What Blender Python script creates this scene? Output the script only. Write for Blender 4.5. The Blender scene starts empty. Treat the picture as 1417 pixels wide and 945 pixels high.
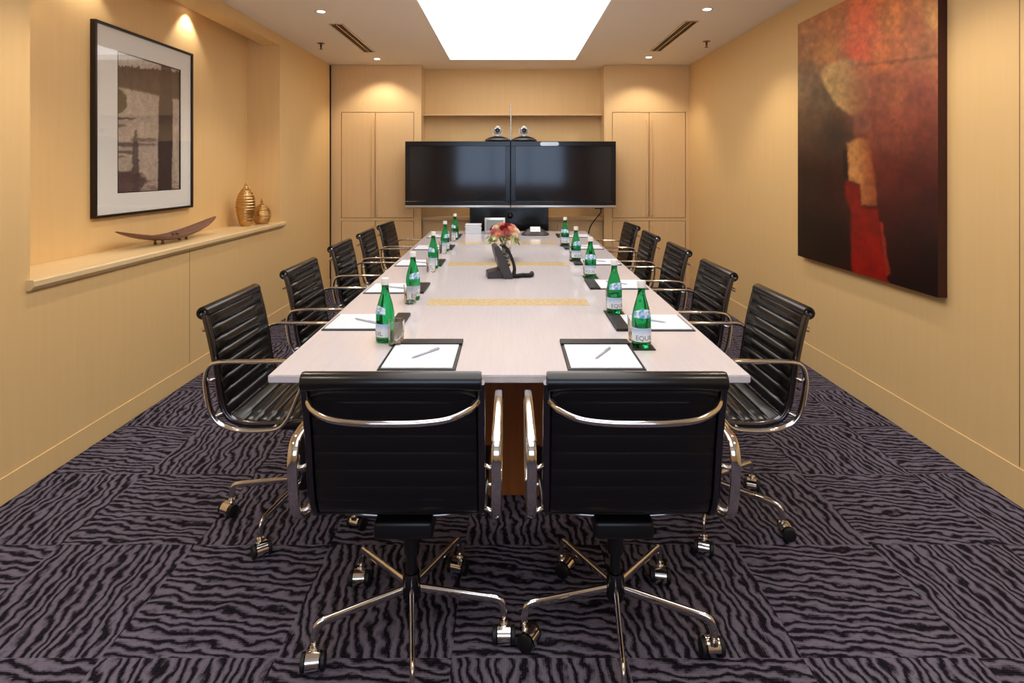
import bpy, bmesh, math, random
from mathutils import Vector, Matrix
random.seed(7)
PI = math.pi
COL = bpy.context.scene.collection
F = 805.0; CX = 706.0; CY = 234.0; HC = 1.42      # camera constants (pixels of the 1417x945 frame, metres)

def lin(c):
    return tuple(((v/255.0)/12.92 if v/255.0 <= .04045 else ((v/255.0+.055)/1.055)**2.4) for v in c)
def at(x, y, D):
    return Vector(((x-CX)/F*D, D, HC-(y-CY)/F*D))
def onz(x, y, z):
    D = F*(HC-z)/(y-CY)
    return Vector(((x-CX)/F*D, D, z))

# ---------------------------------------------------------------- materials
def mat(name, rgb=(200,200,200), rough=.5, metal=0, trans=0, ior=1.45, spec=.5, emit=None, estr=0, coat=0):
    m = bpy.data.materials.new(name); m.use_nodes = True
    b = m.node_tree.nodes['Principled BSDF']
    b.inputs['Base Color'].default_value = (*lin(rgb), 1)
    b.inputs['Roughness'].default_value = rough
    b.inputs['Metallic'].default_value = metal
    b.inputs['Transmission Weight'].default_value = trans
    b.inputs['IOR'].default_value = ior
    b.inputs['Specular IOR Level'].default_value = spec
    b.inputs['Coat Weight'].default_value = coat
    if emit:
        b.inputs['Emission Color'].default_value = (*lin(emit), 1)
        b.inputs['Emission Strength'].default_value = estr
    return m
def nd(m, t, **kw):
    n = m.node_tree.nodes.new(t)
    for k, v in kw.items(): setattr(n, k, v)
    return n
def lk(m, a, b): m.node_tree.links.new(a, b)
def mth(m, op, a, b=None, c=None):
    n = nd(m, 'ShaderNodeMath', operation=op)
    for i, v in enumerate((a, b, c)):
        if v is None: continue
        if hasattr(v, 'is_output'): lk(m, v, n.inputs[i])
        else: n.inputs[i].default_value = v
    return n.outputs[0]
def noise(m, vec, scale, detail=3, rough=.5):
    n = nd(m, 'ShaderNodeTexNoise'); lk(m, vec, n.inputs['Vector'])
    n.inputs['Scale'].default_value = scale; n.inputs['Detail'].default_value = detail
    n.inputs['Roughness'].default_value = rough
    return n.outputs['Fac']
def ramp(m, fac, stops):
    r = nd(m, 'ShaderNodeValToRGB'); lk(m, fac, r.inputs['Fac'])
    e = r.color_ramp.elements
    while len(e) < len(stops): e.new(.5)
    for i, (p, c) in enumerate(stops):
        e[i].position = p; e[i].color = (*lin(c), 1)
    return r.outputs['Color']
def mapping(m, scale, src='Object'):
    tc = nd(m, 'ShaderNodeTexCoord'); mp = nd(m, 'ShaderNodeMapping')
    mp.inputs['Scale'].default_value = scale
    lk(m, tc.outputs[src], mp.inputs['Vector'])
    return mp.outputs['Vector']
def bump(m, h, strength, dist):
    b = nd(m, 'ShaderNodeBump'); b.inputs['Strength'].default_value = strength
    b.inputs['Distance'].default_value = dist
    lk(m, h, b.inputs['Height']); lk(m, b.outputs['Normal'], m.node_tree.nodes['Principled BSDF'].inputs['Normal'])
def veneer(name, c1, c2, rough=.42, scale=(9, 9, .5)):
    m = mat(name, c1, rough)
    v = mapping(m, scale)
    f = noise(m, v, 3.0, 6, .6)
    col = ramp(m, f, [(.3, c2), (.7, c1)])
    lk(m, col, m.node_tree.nodes['Principled BSDF'].inputs['Base Color'])
    return m

WALLC = (232, 196, 138); WALLC2 = (229, 192, 133)
M = {}
M['wall'] = veneer('maple_veneer', WALLC, WALLC2, .5)
M['cab'] = veneer('maple_cabinet', (232, 198, 148), (228, 192, 140), .42)
M['ledge'] = veneer('pale_maple', (232, 208, 164), (224, 196, 146), .3, (9, .6, 9))
M['ceil'] = mat('ceiling_paint', (240, 230, 216), .8)
M['white'] = mat('white_paint', (245, 243, 238), .6)
M['groove'] = mat('shadow_gap', (60, 36, 20), .8)
M['chrome'] = mat('polished_aluminium', (226, 222, 216), .09, 1)
M['chrome_d'] = mat('brushed_aluminium', (190, 186, 182), .22, 1)
M['rib'] = mat('dark_polished_metal', (96, 94, 98), .16, 1)
M['rubber'] = mat('black_rubber', (16, 15, 16), .5)
M['plastic'] = mat('black_plastic', (20, 19, 21), .35)
M['grey_plastic'] = mat('graphite_plastic', (58, 54, 54), .4)
M['silver'] = mat('silver_plastic', (196, 198, 200), .3, .6)
M['screen'] = mat('dark_screen_glass', (26, 25, 30), .09, 0, spec=.5)
M['lcd'] = mat('pale_lcd', (112, 124, 128), .2)
M['black_gloss'] = mat('black_gloss', (12, 12, 13), .18)
M['lamp'] = mat('lamp_lens', (255, 250, 240), .5, emit=(255, 244, 228), estr=14)
M['skylight'] = mat('luminous_ceiling', (255, 255, 255), .6, emit=(255, 252, 250), estr=3.1)
M['table_wood'] = veneer('amber_wood', (150, 88, 40), (122, 68, 30), .35)
M['paper'] = mat('white_paper', (222, 228, 238), .6)
M['pad'] = mat('black_leather_pad', (22, 21, 22), .38)
M['glass'] = mat('clear_glass', (255, 255, 255), 0, trans=1, ior=1.45)
M['bottle'] = mat('green_glass', (36, 160, 88), .02, trans=1, ior=1.33)
M['cap'] = mat('white_cap', (232, 232, 230), .4)
M['gold'] = mat('gold_leaf', (196, 158, 104), .30, 1)
M['bowl'] = veneer('plum_wood', (128, 92, 84), (96, 62, 56), .35, (3, 20, 20))
M['brown'] = mat('bronze', (112, 80, 48), .4, .6)
M['pen'] = mat('grey_pen', (186, 190, 204), .3)
M['ink'] = mat('label_ink', (104, 112, 124), .6)
M['leaf'] = mat('leaf_green', (96, 124, 62), .6)
M['leaf_p'] = mat('pale_leaf', (172, 186, 128), .6)
M['rose_r'] = mat('red_petal', (142, 26, 34), .6)
M['rose_p'] = mat('peach_petal', (238, 172, 142), .6)
M['rose_c'] = mat('cream_petal', (244, 222, 190), .6)
M['rose_k'] = mat('pink_petal', (206, 122, 122), .6)
M['stem'] = mat('green_stem', (84, 110, 60), .6)
M['cable'] = mat('black_cable', (18, 17, 18), .5)
M['frame'] = mat('dark_frame', (30, 18, 14), .3)
M['mat_board'] = mat('white_mat_board', (244, 243, 238), .5)

# leather with a fine grain
m = mat('black_leather', (13, 12, 13), .27, spec=.6); M['leather'] = m

# table top: whitened veneer, long grain
m = mat('whitened_oak', (226, 214, 208), .10, spec=.5); M['table'] = m
v = mapping(m, (30, 1.2, 30)); f = noise(m, v, 3, 5, .6)
lk(m, ramp(m, f, [(.3, (206, 200, 204)), (.7, (212, 206, 210))]), m.node_tree.nodes['Principled BSDF'].inputs['Base Color'])
m = mat('burl_inlay', (214, 184, 132), .15); M['inlay'] = m
v = mapping(m, (1, 1, 1)); f = noise(m, v, 60, 5, .7)
lk(m, ramp(m, f, [(.35, (204, 176, 128)), (.65, (224, 206, 166))]), m.node_tree.nodes['Principled BSDF'].inputs['Base Color'])

# bottle labels: pale blue sky print fading to white
m = mat('pale_blue_label', (210, 222, 238), .5); M['label'] = m
tc = nd(m, 'ShaderNodeTexCoord'); sp = nd(m, 'ShaderNodeSeparateXYZ'); lk(m, tc.outputs['Object'], sp.inputs[0])
f = mth(m, 'ADD', mth(m, 'MULTIPLY', mth(m, 'SUBTRACT', sp.outputs[2], .02), 14.0), mth(m, 'MULTIPLY', noise(m, tc.outputs['Object'], 40, 2), .25))
lk(m, ramp(m, f, [(.1, (238, 240, 242)), (.55, (226, 232, 242)), (.8, (168, 192, 226)), (1.0, (190, 210, 232))]), m.node_tree.nodes['Principled BSDF'].inputs['Base Color'])
m = mat('blue_neck_label', (150, 190, 222), .5); M['label_neck'] = m
tc = nd(m, 'ShaderNodeTexCoord'); f = noise(m, tc.outputs['Object'], 70, 2)
lk(m, ramp(m, f, [(.42, (92, 158, 208)), (.58, (224, 236, 246))]), m.node_tree.nodes['Principled BSDF'].inputs['Base Color'])

# carpet: half-metre tiles, each a quarter turn from its neighbour, zebra stripes
m = mat('zebra_carpet', (90, 80, 88), .95, spec=.1); M['carpet'] = m
tc = nd(m, 'ShaderNodeTexCoord'); sp = nd(m, 'ShaderNodeSeparateXYZ'); lk(m, tc.outputs['Object'], sp.inputs[0])
T = .51
tx = mth(m, 'DIVIDE', mth(m, 'ADD', sp.outputs[0], 1.19+5*T), T); ty = mth(m, 'DIVIDE', mth(m, 'ADD', sp.outputs[1], 2.90), T)
par = mth(m, 'MODULO', mth(m, 'ADD', mth(m, 'FLOOR', tx), mth(m, 'FLOOR', ty)), 2.0)
par = mth(m, 'GREATER_THAN', mth(m, 'ABSOLUTE', par), .5)
ux = mth(m, 'ADD', mth(m, 'MULTIPLY', par, sp.outputs[0]), mth(m, 'MULTIPLY', mth(m, 'SUBTRACT', 1.0, par), sp.outputs[1]))
uy = mth(m, 'ADD', mth(m, 'MULTIPLY', par, sp.outputs[1]), mth(m, 'MULTIPLY', mth(m, 'SUBTRACT', 1.0, par), sp.outputs[0]))
cb = nd(m, 'ShaderNodeCombineXYZ')   # along-stripe axis compressed
lk(m, mth(m, 'MULTIPLY', ux, 1.9), cb.inputs[0]); lk(m, mth(m, 'MULTIPLY', uy, 1.15), cb.inputs[1])
lk(m, mth(m, 'ADD', mth(m, 'MULTIPLY', mth(m, 'FLOOR', tx), 3.7), mth(m, 'MULTIPLY', mth(m, 'FLOOR', ty), 7.3)), cb.inputs[2])
n1 = noise(m, cb.outputs[0], 3.6, 2, .5)
n2 = noise(m, cb.outputs[0], 16, 2, .5)
ph = mth(m, 'ADD', mth(m, 'MULTIPLY', ux, 2*PI/.033), mth(m, 'ADD', mth(m, 'MULTIPLY', n1, 20.0), mth(m, 'MULTIPLY', n2, 9.0)))
ph = mth(m, 'ADD', ph, mth(m, 'MULTIPLY', uy, 22.0))
s = mth(m, 'SINE', ph)
s = mth(m, 'ADD', s, mth(m, 'MULTIPLY', mth(m, 'SUBTRACT', noise(m, tc.outputs['Object'], 210, 2, .7), .5), 1.9))
weave = mth(m, 'SINE', mth(m, 'MULTIPLY', ux, 2*PI/.0075))
s = mth(m, 'ADD', s, mth(m, 'MULTIPLY', weave, .16))
fac = nd(m, 'ShaderNodeMapRange'); lk(m, s, fac.inputs['Value'])
fac.inputs['From Min'].default_value = -1.3; fac.inputs['From Max'].default_value = 1.0
col = ramp(m, fac.outputs[0], [(.10, (20, 17, 24)), (.30, (38, 33, 42)), (.50, (80, 75, 88)), (1.0, (114, 108, 125))])
lk(m, col, m.node_tree.nodes['Principled BSDF'].inputs['Base Color'])
bump(m, s, .5, .004)

def attrmat(name, rough):
    m = mat(name, (200, 200, 200), rough)
    a = nd(m, 'ShaderNodeAttribute'); a.attribute_name = 'Col'
    v = mapping(m, (1, 1, 1)); f = noise(m, v, 9, 6, .7)
    mx = nd(m, 'ShaderNodeMix', data_type='RGBA', blend_type='MULTIPLY'); mx.inputs[0].default_value = .8
    lk(m, a.outputs['Color'], mx.inputs[6]); lk(m, ramp(m, f, [(.3, (205, 202, 198)), (.62, (255, 255, 255))]), mx.inputs[7])
    lk(m, mx.outputs[2], m.node_tree.nodes['Principled BSDF'].inputs['Base Color'])
    return m
M['oil'] = attrmat('oil_paint', .4)
M['print'] = attrmat('sepia_print', .5)

m = bpy.data.materials.new('thin_glazing'); m.use_nodes = True; M['glazing'] = m
nt = m.node_tree; nt.nodes.remove(nt.nodes['Principled BSDF'])
tr = nt.nodes.new('ShaderNodeBsdfTransparent'); gl = nt.nodes.new('ShaderNodeBsdfGlossy'); gl.inputs['Roughness'].default_value = .02
lw = nt.nodes.new('ShaderNodeLayerWeight'); mx = nt.nodes.new('ShaderNodeMixShader')
nt.links.new(mth(m, 'ADD', .045, mth(m, 'MULTIPLY', mth(m, 'POWER', lw.outputs['Facing'], 5.0), .7)), mx.inputs[0]); nt.links.new(tr.outputs[0], mx.inputs[1]); nt.links.new(gl.outputs[0], mx.inputs[2])
nt.links.new(mx.outputs[0], nt.nodes['Material Output'].inputs['Surface'])

# ---------------------------------------------------------------- mesh helpers
def new(): return bmesh.new()
def obj(name, bm, material, parent=None, loc=None, smooth=False, auto=None):
    me = bpy.data.meshes.new(name)
    bmesh.ops.recalc_face_normals(bm, faces=bm.faces)
    bm.to_mesh(me); bm.free()
    if material is not None: me.materials.append(M[material] if isinstance(material, str) else material)
    if smooth:
        for p in me.polygons: p.use_smooth = True
        if auto is not None: me.set_sharp_from_angle(angle=math.radians(auto))
    o = bpy.data.objects.new(name, me); COL.objects.link(o)
    if parent is not None: o.parent = parent
    if loc is not None: o.location = loc
    return o
def thing(name, label, cat, loc=(0,0,0), rz=0, group=None):
    o = bpy.data.objects.new(name, None); COL.objects.link(o)
    o.empty_display_size = .1
    o.location = loc; o.rotation_euler = (0, 0, rz)
    o['label'] = label; o['category'] = cat
    if group: o['group'] = group
    return o
def tag(o, label, cat, group=None):
    o['label'] = label; o['category'] = cat
    if group: o['group'] = group
    return o
def struct(name, bm, material):
    o = obj(name, bm, material); o['kind'] = 'structure'; return o
def copy_tree(o, parent=None):
    c = o.copy(); COL.objects.link(c)
    if parent is not None:
        c.parent = parent; c.matrix_parent_inverse = o.matrix_parent_inverse.copy()
    for ch in list(o.children): copy_tree(ch, c)
    return c
def dup(root, loc, rz, label, group=None):
    c = copy_tree(root); c.location = loc; c.rotation_euler = (0, 0, rz); c['label'] = label
    if group: c['group'] = group
    return c
def box(bm, x0, x1, y0, y1, z0, z1, bev=0, seg=2):
    r = bmesh.ops.create_cube(bm, size=1)
    vs = r['verts']
    for v in vs:
        v.co = Vector((x0+(v.co.x+.5)*(x1-x0), y0+(v.co.y+.5)*(y1-y0), z0+(v.co.z+.5)*(z1-z0)))
    if bev:
        es = list({e for v in vs for e in v.link_edges})
        bmesh.ops.bevel(bm, geom=es, offset=bev, segments=seg, affect='EDGES', profile=.5)
    return bm
def lathe(bm, prof, seg=24, c=(0,0,0), squash=1.0, cap=True):
    rings = []
    for r, z in prof:
        if r < 1e-5:
            rings.append([bm.verts.new((c[0], c[1], c[2]+z))])
        else:
            rings.append([bm.verts.new((c[0]+r*math.cos(2*PI*i/seg), c[1]+r*squash*math.sin(2*PI*i/seg), c[2]+z)) for i in range(seg)])
    for a, b in zip(rings, rings[1:]):
        for i in range(seg):
            j = (i+1) % seg
            if len(a) == 1 and len(b) == 1: continue
            if len(a) == 1: bm.faces.new((a[0], b[i], b[j]))
            elif len(b) == 1: bm.faces.new((a[i], a[j], b[0]))
            else: bm.faces.new((a[i], a[j], b[j], b[i]))
    if cap:
        for r in (rings[0], rings[-1]):
            if len(r) > 1: bm.faces.new(r)
    return bm
def catmull(pts, n=6, closed=False):
    P = [Vector(p) for p in pts]; out = []; N = len(P)
    for i in range(N if closed else N-1):
        if closed: a, b, c, d = P[(i-1) % N], P[i], P[(i+1) % N], P[(i+2) % N]
        else: a, b, c, d = P[max(i-1, 0)], P[i], P[i+1], P[min(i+2, N-1)]
        for k in range(n):
            t = k/n
            out.append(.5*((2*b)+(c-a)*t+(2*a-5*b+4*c-d)*t*t+(3*b-a-3*c+d)*t**3))
    if not closed: out.append(P[-1])
    return out
def sweep(bm, path, w, h, side=Vector((1,0,0)), seg=10, closed=False, taper=None, square=False):
    """ellipse section: half-width w along 'side', half-height h across; path of Vectors"""
    n = len(path); rings = []
    for i, p in enumerate(path):
        if closed: t = (path[(i+1) % n]-path[(i-1) % n])
        else: t = path[min(i+1, n-1)]-path[max(i-1, 0)]
        t.normalize()
        s = (side-t*side.dot(t))
        if s.length < 1e-4: s = t.orthogonal()
        s.normalize()
        u = t.cross(s)
        k = taper(i/(n-1)) if taper else 1
        ring = []
        for j in range(seg):
            a = 2*PI*j/seg
            ca, sa = math.cos(a), math.sin(a)
            if square:
                ca = math.copysign(abs(ca)**.5, ca); sa = math.copysign(abs(sa)**.5, sa)
            ring.append(bm.verts.new(p+s*(w*k*ca)+u*(h*k*sa)))
        rings.append(ring)
    pairs = list(zip(rings, rings[1:]))
    if closed: pairs.append((rings[-1], rings[0]))
    for a, b in pairs:
        for j in range(seg):
            k = (j+1) % seg
            bm.faces.new((a[j], a[k], b[k], b[j]))
    if not closed:
        bm.faces.new(rings[0]); bm.faces.new(rings[-1])
    return bm
def tube(bm, a, b, r, seg=12):
    return sweep(bm, [Vector(a), Vector(b)], r, r, side=Vector((.31, .87, .12)), seg=seg)
def prism(bm, pts, z0, z1):
    a = [bm.verts.new((x, y, z0)) for x, y in pts]; b = [bm.verts.new((x, y, z1)) for x, y in pts]
    n = len(pts)
    bm.faces.new(a); bm.faces.new(b)
    for i in range(n): bm.faces.new((a[i], a[(i+1) % n], b[(i+1) % n], b[i]))
    return bm

# ---------------------------------------------------------------- room shell
XW = 2.15; YB = 6.98; ZC = 2.67; YF = -2.6
b = new(); box(b, -2.8, 2.5, YF-.2, 7.7, -.1, 0); struct('floor', b, 'carpet')

# ceiling with the opening of the luminous recess
LX0, LX1, LY0, LY1 = -.70, .757, -.4, 6.66
b = new()
for x0, x1, y0, y1 in ((-2.8, LX0, YF-.2, 7.7), (LX1, 2.5, YF-.2, 7.7), (LX0, LX1, YF-.2, LY0), (LX0, LX1, LY1, 7.7)):
    box(b, x0, x1, y0, y1, ZC, ZC+.3)
struct('ceiling', b, 'ceil')
t = thing('luminous_ceiling_panel', 'long white luminous light panel recessed over the table', 'ceiling light', ((LX0+LX1)/2, (LY0+LY1)/2, ZC))
cx, cy = (LX0+LX1)/2, (LY0+LY1)/2
b = new(); box(b, LX0-cx+.001, LX1-cx-.001, LY0-cy+.001, LY1-cy-.001, .06, .08); obj('diffuser', b, 'skylight', t)
b = new()
hx, hy = (LX1-LX0)/2-.001, (LY1-LY0)/2-.001
for x0, x1, y0, y1 in ((-hx, -hx+.012, -hy, hy), (hx-.012, hx, -hy, hy), (-hx+.012, hx-.012, -hy, -hy+.012), (-hx+.012, hx-.012, hy-.012, hy)):
    box(b, x0, x1, y0, y1, .0, .06)
obj('frame', b, 'white', t)

# left wall: outer slab, near pier, far pier, wall under the ledge, header over the niche
NY0, NY1, NX = 2.605, 5.43, -2.45
b = new()
box(b, -2.8, NX, YF-.2, 7.0, 0, ZC)
box(b, NX, -XW, YF-.2, NY0, 0, ZC)
box(b, NX, -XW, NY1, 6.925, 0, ZC)
box(b, NX, -XW, NY0, NY1, 0, .885)
box(b, NX+.14, -XW, NY0, NY1, 2.575, ZC)
box(b, NX, NX+.14, NY0, NY1, 2.645, ZC)
struct('wall_left', b, 'wall')
b = new(); box(b, -2.8, -XW, 7.0, 7.7, 0, ZC); box(b, -2.45, -2.16, 6.925, 7.0, 0, ZC)
struct('trim_1', b, 'groove')
# fine vertical joints of the wall panels
b = new()
for y in (2.3, 3.9):
    box(b, -XW-.001, -XW+.0006, y-.0015, y+.0015, .12, .885)
for y in (2.455,):
    box(b, XW-.0006, XW+.001, y-.0015, y+.0015, .165, ZC)
struct('trim_2', b, 'groove')
b = new(); box(b, XW, 2.5, YF-.2, 7.7, 0, ZC); struct('wall_right', b, 'wall')
b = new()
box(b, -XW, -1.066, 7.28, 7.7, 0, ZC); box(b, 1.127, XW, 7.28, 7.7, 0, ZC); box(b, -1.066, 1.127, 7.29, 7.7, 0, ZC)
struct('wall_back', b, 'wall')
b = new()
WX0, WX1, WZ0, WZ1 = -1.5, 1.5, .95, 2.45
for x0, x1, z0, z1 in ((-XW, WX0, 0, ZC), (WX1, XW, 0, ZC), (WX0, WX1, 0, WZ0), (WX0, WX1, WZ1, ZC)):
    box(b, x0, x1, YF-.2, YF, z0, z1)
struct('wall_front', b, 'wall')
b = new()
for x in (WX0, -.52, .48, WX1-.04): box(b, x, x+.04, YF-.13, YF-.07, WZ0, WZ1)
for z in (WZ0, WZ1-.04): box(b, WX0+.04, WX1-.04, YF-.13, YF-.07, z, z+.04)
wf = struct('window_1', b, 'frame')
b = new(); box(b, WX0+.04, WX1-.04, YF-.103, YF-.097, WZ0+.04, WZ1-.04); obj('pane', b, 'glazing', wf)
b = new(); box(b, -XW, -XW+.006, YF, 6.925, 0, .115, .002, 1); struct('baseboard_left', b, 'wall')
b = new(); box(b, XW-.006, XW, YF, 6.97, 0, .16, .002, 1); struct('baseboard_right', b, 'wall')

# ledge of the niche
t = thing('wall_ledge', 'long pale wood ledge along the foot of the left wall niche', 'ledge', (-2.30, (NY0+NY1)/2, .885))
hl = (NY1-NY0)/2
b = new(); box(b, -.149, .15, -hl+.002, hl-.002, 0, .04, .002, 1); obj('board', b, 'ledge', t)
b = new()
pr = [(.15, -.008), (.166, -.008), (.185, .012), (.185, .034), (.178, .04), (.15, .04)]
a1 = [b.verts.new((x, -hl-.02, z)) for x, z in pr]; a2 = [b.verts.new((x, hl+.07, z)) for x, z in pr]
b.faces.new(a1); b.faces.new(a2)
for i in range(len(pr)): b.faces.new((a1[i], a1[(i+1) % len(pr)], a2[(i+1) % len(pr)], a2[i]))
obj('nosing', b, 'ledge', t)
LZ = .925

# ---------------------------------------------------------------- ceiling fittings
dl_pos = [(-1.50, 4.616), (1.54, 4.55), (-1.51, 6.60), (1.55, 6.50), (-1.5, 2.6), (1.54, 2.6), (-1.5, .6), (1.54, .6)]
dl_lab = ['round recessed ceiling downlight beside the left air slot, nearer of the left pair', 'round recessed ceiling downlight beside the right air slot, nearer of the right pair',
          'small ceiling downlight in front of the left cupboards', 'small ceiling downlight in front of the right cupboards',
          'ceiling downlight over the left chairs, out of the photo', 'ceiling downlight over the right chairs, out of the photo',
          'ceiling downlight at the left near end of the room', 'ceiling downlight at the right near end of the room']
def make_downlight():
    t = thing('downlight', '', 'ceiling light', group='recessed ceiling downlights')
    b = new(); lathe(b, [(.030, -.001), (.046, -.003), (.048, 0), (.030, 0)], 28, cap=False); obj('trim_ring', b, 'white', t, smooth=True)
    b = new(); lathe(b, [(0, -.002), (.030, -.002), (.030, 0), (0, 0)], 24); obj('lens', b, 'lamp', t)
    return t
def spot(loc, energy, size, rad=.03, tilt=(0, 0, 0), color=(1, .86, .68), blend=.6):
    l = bpy.data.lights.new('spot_light', 'SPOT'); l.energy = energy; l.spot_size = math.radians(size); l.spot_blend = blend
    l.shadow_soft_size = rad; l.color = color
    o = bpy.data.objects.new('spot_light', l); COL.objects.link(o); o.location = loc; o.rotation_euler = tilt
    return o
dl0 = make_downlight()
for i, ((x, y), lb) in enumerate(zip(dl_pos, dl_lab)):
    if i == 0: d = dl0; d.location = (x, y, ZC); d['label'] = lb
    else: d = dup(dl0, (x, y, ZC), 0, lb)
    spot((x, y, ZC-.02), 26 if y > 6 else 34, 110, tilt=(math.radians(12) if y > 6 else 0, 0, 0))
# niche lights, in the slot behind the header
for i, (y, lb) in enumerate(((3.31, 'small recessed spotlight in the niche top over the near end of the lake picture'), (4.40, 'small recessed spotlight in the niche top over the far end of the lake picture'), (2.75, 'small recessed spotlight in the niche top over the near end of the ledge'))):
    d = dup(dl0, (-2.378, y, 2.645), 0, lb, 'niche spotlights')
    d.scale = (.7, .7, 1)
    spot((-2.378, y, 2.63), 10, 96, .02, tilt=(0, math.radians(8), 0), color=(1, .92, .82), blend=.5)

def vent(x, y0, y1, label):
    L = (y1-y0)/2
    t = thing('air_slot', label, 'vent', (x, (y0+y1)/2, ZC), group='ceiling air slots')
    b = new()
    for x0, x1 in ((-.06, -.045), (-.006, .006), (.045, .06)): box(b, x0, x1, -L, L, -.006, .0)
    for s in (-1, 1): box(b, -.045, .045, s*L-(.012 if s > 0 else 0), s*L+(0 if s > 0 else .012), -.006, .0)
    obj('frame', b, 'chrome_d', t)
    b = new(); box(b, -.045, .045, -L+.012, L-.012, -.002, 0); obj('dark_slot', b, 'groove', t)
    b = new()
    for x0 in (-.03, .018): box(b, x0, x0+.006, -L+.012, L-.012, -.006, -.002)
    obj('slat', b, 'brown', t)
vent(-1.50, 5.0, 6.2, 'double-slot air vent in the ceiling near the left wall')
vent(1.535, 4.9, 6.14, 'double-slot air vent in the ceiling near the right wall')
def sprinkler(x, y, label):
    t = thing('sprinkler', label, 'sprinkler', (x, y, ZC+.001), group='ceiling sprinklers')
    b = new(); lathe(b, [(0, -.004), (.036, -.004), (.038, 0), (0, 0)], 20); obj('rosette', b, 'brown', t)
    b = new(); lathe(b, [(0, -.058), (.004, -.058), (.004, -.03), (.010, -.028), (.010, -.004), (0, -.004)], 12)
    for s in (-1, 1): tube(b, (s*.010, 0, -.02), (s*.004, 0, -.05), .0025, 6)
    obj('nozzle', b, 'brown', t)
    b = new(); lathe(b, [(0, -.062), (.018, -.061), (.018, -.058), (0, -.058)], 14); obj('deflector', b, 'brown', t)
sprinkler(-1.88, 5.78, 'small brass sprinkler head in the ceiling near the left wall')
sprinkler(1.92, 5.69, 'small brass sprinkler head in the ceiling near the right wall')

# ---------------------------------------------------------------- back wall cupboards
def cupboard(x0, x1, dx0, dx1, cxm, side, label):
    t = thing('built_in_cupboard', label, 'cupboard', ((x0+x1)/2, YB, 0), group='built-in cupboards on the back wall')
    ox = (x0+x1)/2
    b = new(); z_t = 2.105
    # carcass with face frame; door openings are set back
    box(b, x0-ox+.001, x1-ox-.001, .022, .298, .002, ZC-.002)
    box(b, x0-ox+.001, dx0-ox, 0, .022, .002, ZC-.002)
    box(b, dx1-ox, x1-ox-.001, 0, .022, .002, ZC-.002)
    box(b, dx0-ox, dx1-ox, 0, .022, z_t, ZC-.002)
    box(b, dx0-ox, dx1-ox, 0, .022, .002, .08)
    box(b, dx0-ox, dx1-ox, 0, .022, .80, .832)
    obj('carcass', b, 'cab', t)
    for za, zb in ((.084, .796), (.838, z_t-.007)):
        for xa, xb, s in ((dx0, cxm-.002, 1), (cxm+.002, dx1, -1)):
            b = new(); box(b, xa-ox+.006, xb-ox-(.0 if s > 0 else .006), .001, .02, za, zb, .003, 1)
            d = obj('door', b, 'cab', t)
            b = new()
            hx0 = (xb-ox-.034) if s > 0 else (xa-ox+.012)
            box(b, hx0, hx0+.022, -.022, .001, za+.05 if za < .5 else za+.03, zb-.05 if za < .5 else zb-.09, .004, 2)
            if (side < 0 and s > 0) or (side > 0 and s < 0) or za > .5: obj('pull', b, 'cab', d)
            else: b.free()
    return t
cupboard(-XW, -1.066, -2.03, -1.153, -1.622, -1, 'built-in maple cupboard on the back wall, left of the monitors')
cupboard(1.127, XW, 1.222, 2.107, 1.665, 1, 'built-in maple cupboard on the back wall, right of the monitors')
b = new(); box(b, -1.065, 1.126, 7.10, 7.289, 2.075, 2.095, .002, 1)
tag(obj('display_shelf', b, 'cab'), 'thin wooden shelf across the recess above the monitors', 'shelf')
t = thing('low_cabinet', 'low wooden cabinet across the recess under the monitors', 'cabinet', (.03, 7.17, 0))
b = new(); box(b, -1.094, 1.095, -.09, .118, .002, .80); obj('carcass', b, 'cab', t)
b = new(); box(b, -1.094, 1.095, -.13, .118, .80, .838, .003, 1); obj('top', b, 'cab', t)
for k in range(4):
    b = new(); x = -1.08+k*.542; box(b, x, x+.536, -.106, -.0905, .08, .77, .003, 1); obj('door', b, 'cab', t)

# ---------------------------------------------------------------- monitors, stand, cameras
def monitor(x0, x1, label, sensor):
    cx = (x0+x1)/2; w = (x1-x0)/2-.002; h = .766
    t = thing('monitor', label, 'monitor', (cx, 6.70, .974), group='twin monitors')
    b = new()
    bz = .055
    for a in ((-w, w, h-.055, h), (-w, w, .03, .075), (-w, -w+bz, .075, h-.055), (w-bz, w, .075, h-.055)):
        box(b, a[0], a[1], 0, .05, a[2], a[3], .003, 1)
    box(b, -w+.01, w-.01, .02, .10, .03, h-.01)
    obj('casing', b, 'black_gloss', t)
    b = new(); box(b, -w+bz-.002, w-bz+.002, .010, .02, .073, h-.053); obj('screen', b, 'screen', t)
    b = new(); box(b, -w, w, -.004, .05, .0, .028, .006, 2); obj('silver_trim', b, 'silver', t, smooth=True, auto=40)['label'] = 'silver strip along the bottom edge'
    if sensor:
        b = new(); lathe(b, [(0, 0), (.022, 0), (.022, .012), (0, .012)], 20)
        for v in b.verts:
            v.co = Vector((v.co.x*1.0+(.085 if v.co.x > 0 else -.085)-.16-w*0, -v.co.z+.001, v.co.y+h-.03))
        obj('sensor_bar', b, 'silver', t)['label'] = 'small silver pill-shaped bar at the top edge'
    return t
monitor(-1.212, .002, 'large black flat monitor, the left one of the two behind the table', False)
monitor(.006, 1.220, 'large black flat monitor, the right one of the two, small silver bar on top edge', True)
st = t = thing('monitor_stand', 'black floor stand box carrying the two monitors behind the table', 'stand', (0, 6.86, 0))
b = new(); box(b, -.47, .445, -.10, .14, 0, 1.0, .006, 2); obj('cabinet', b, 'black_gloss', t)
b = new(); box(b, -.9, .9, -.055, -.015, 1.25, 1.33); box(b, -.9, .9, -.055, -.015, 1.42, 1.50); box(b, -.06, .06, -.015, .02, 1.0, 1.74); obj('bracket', b, 'plastic', t)
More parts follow.
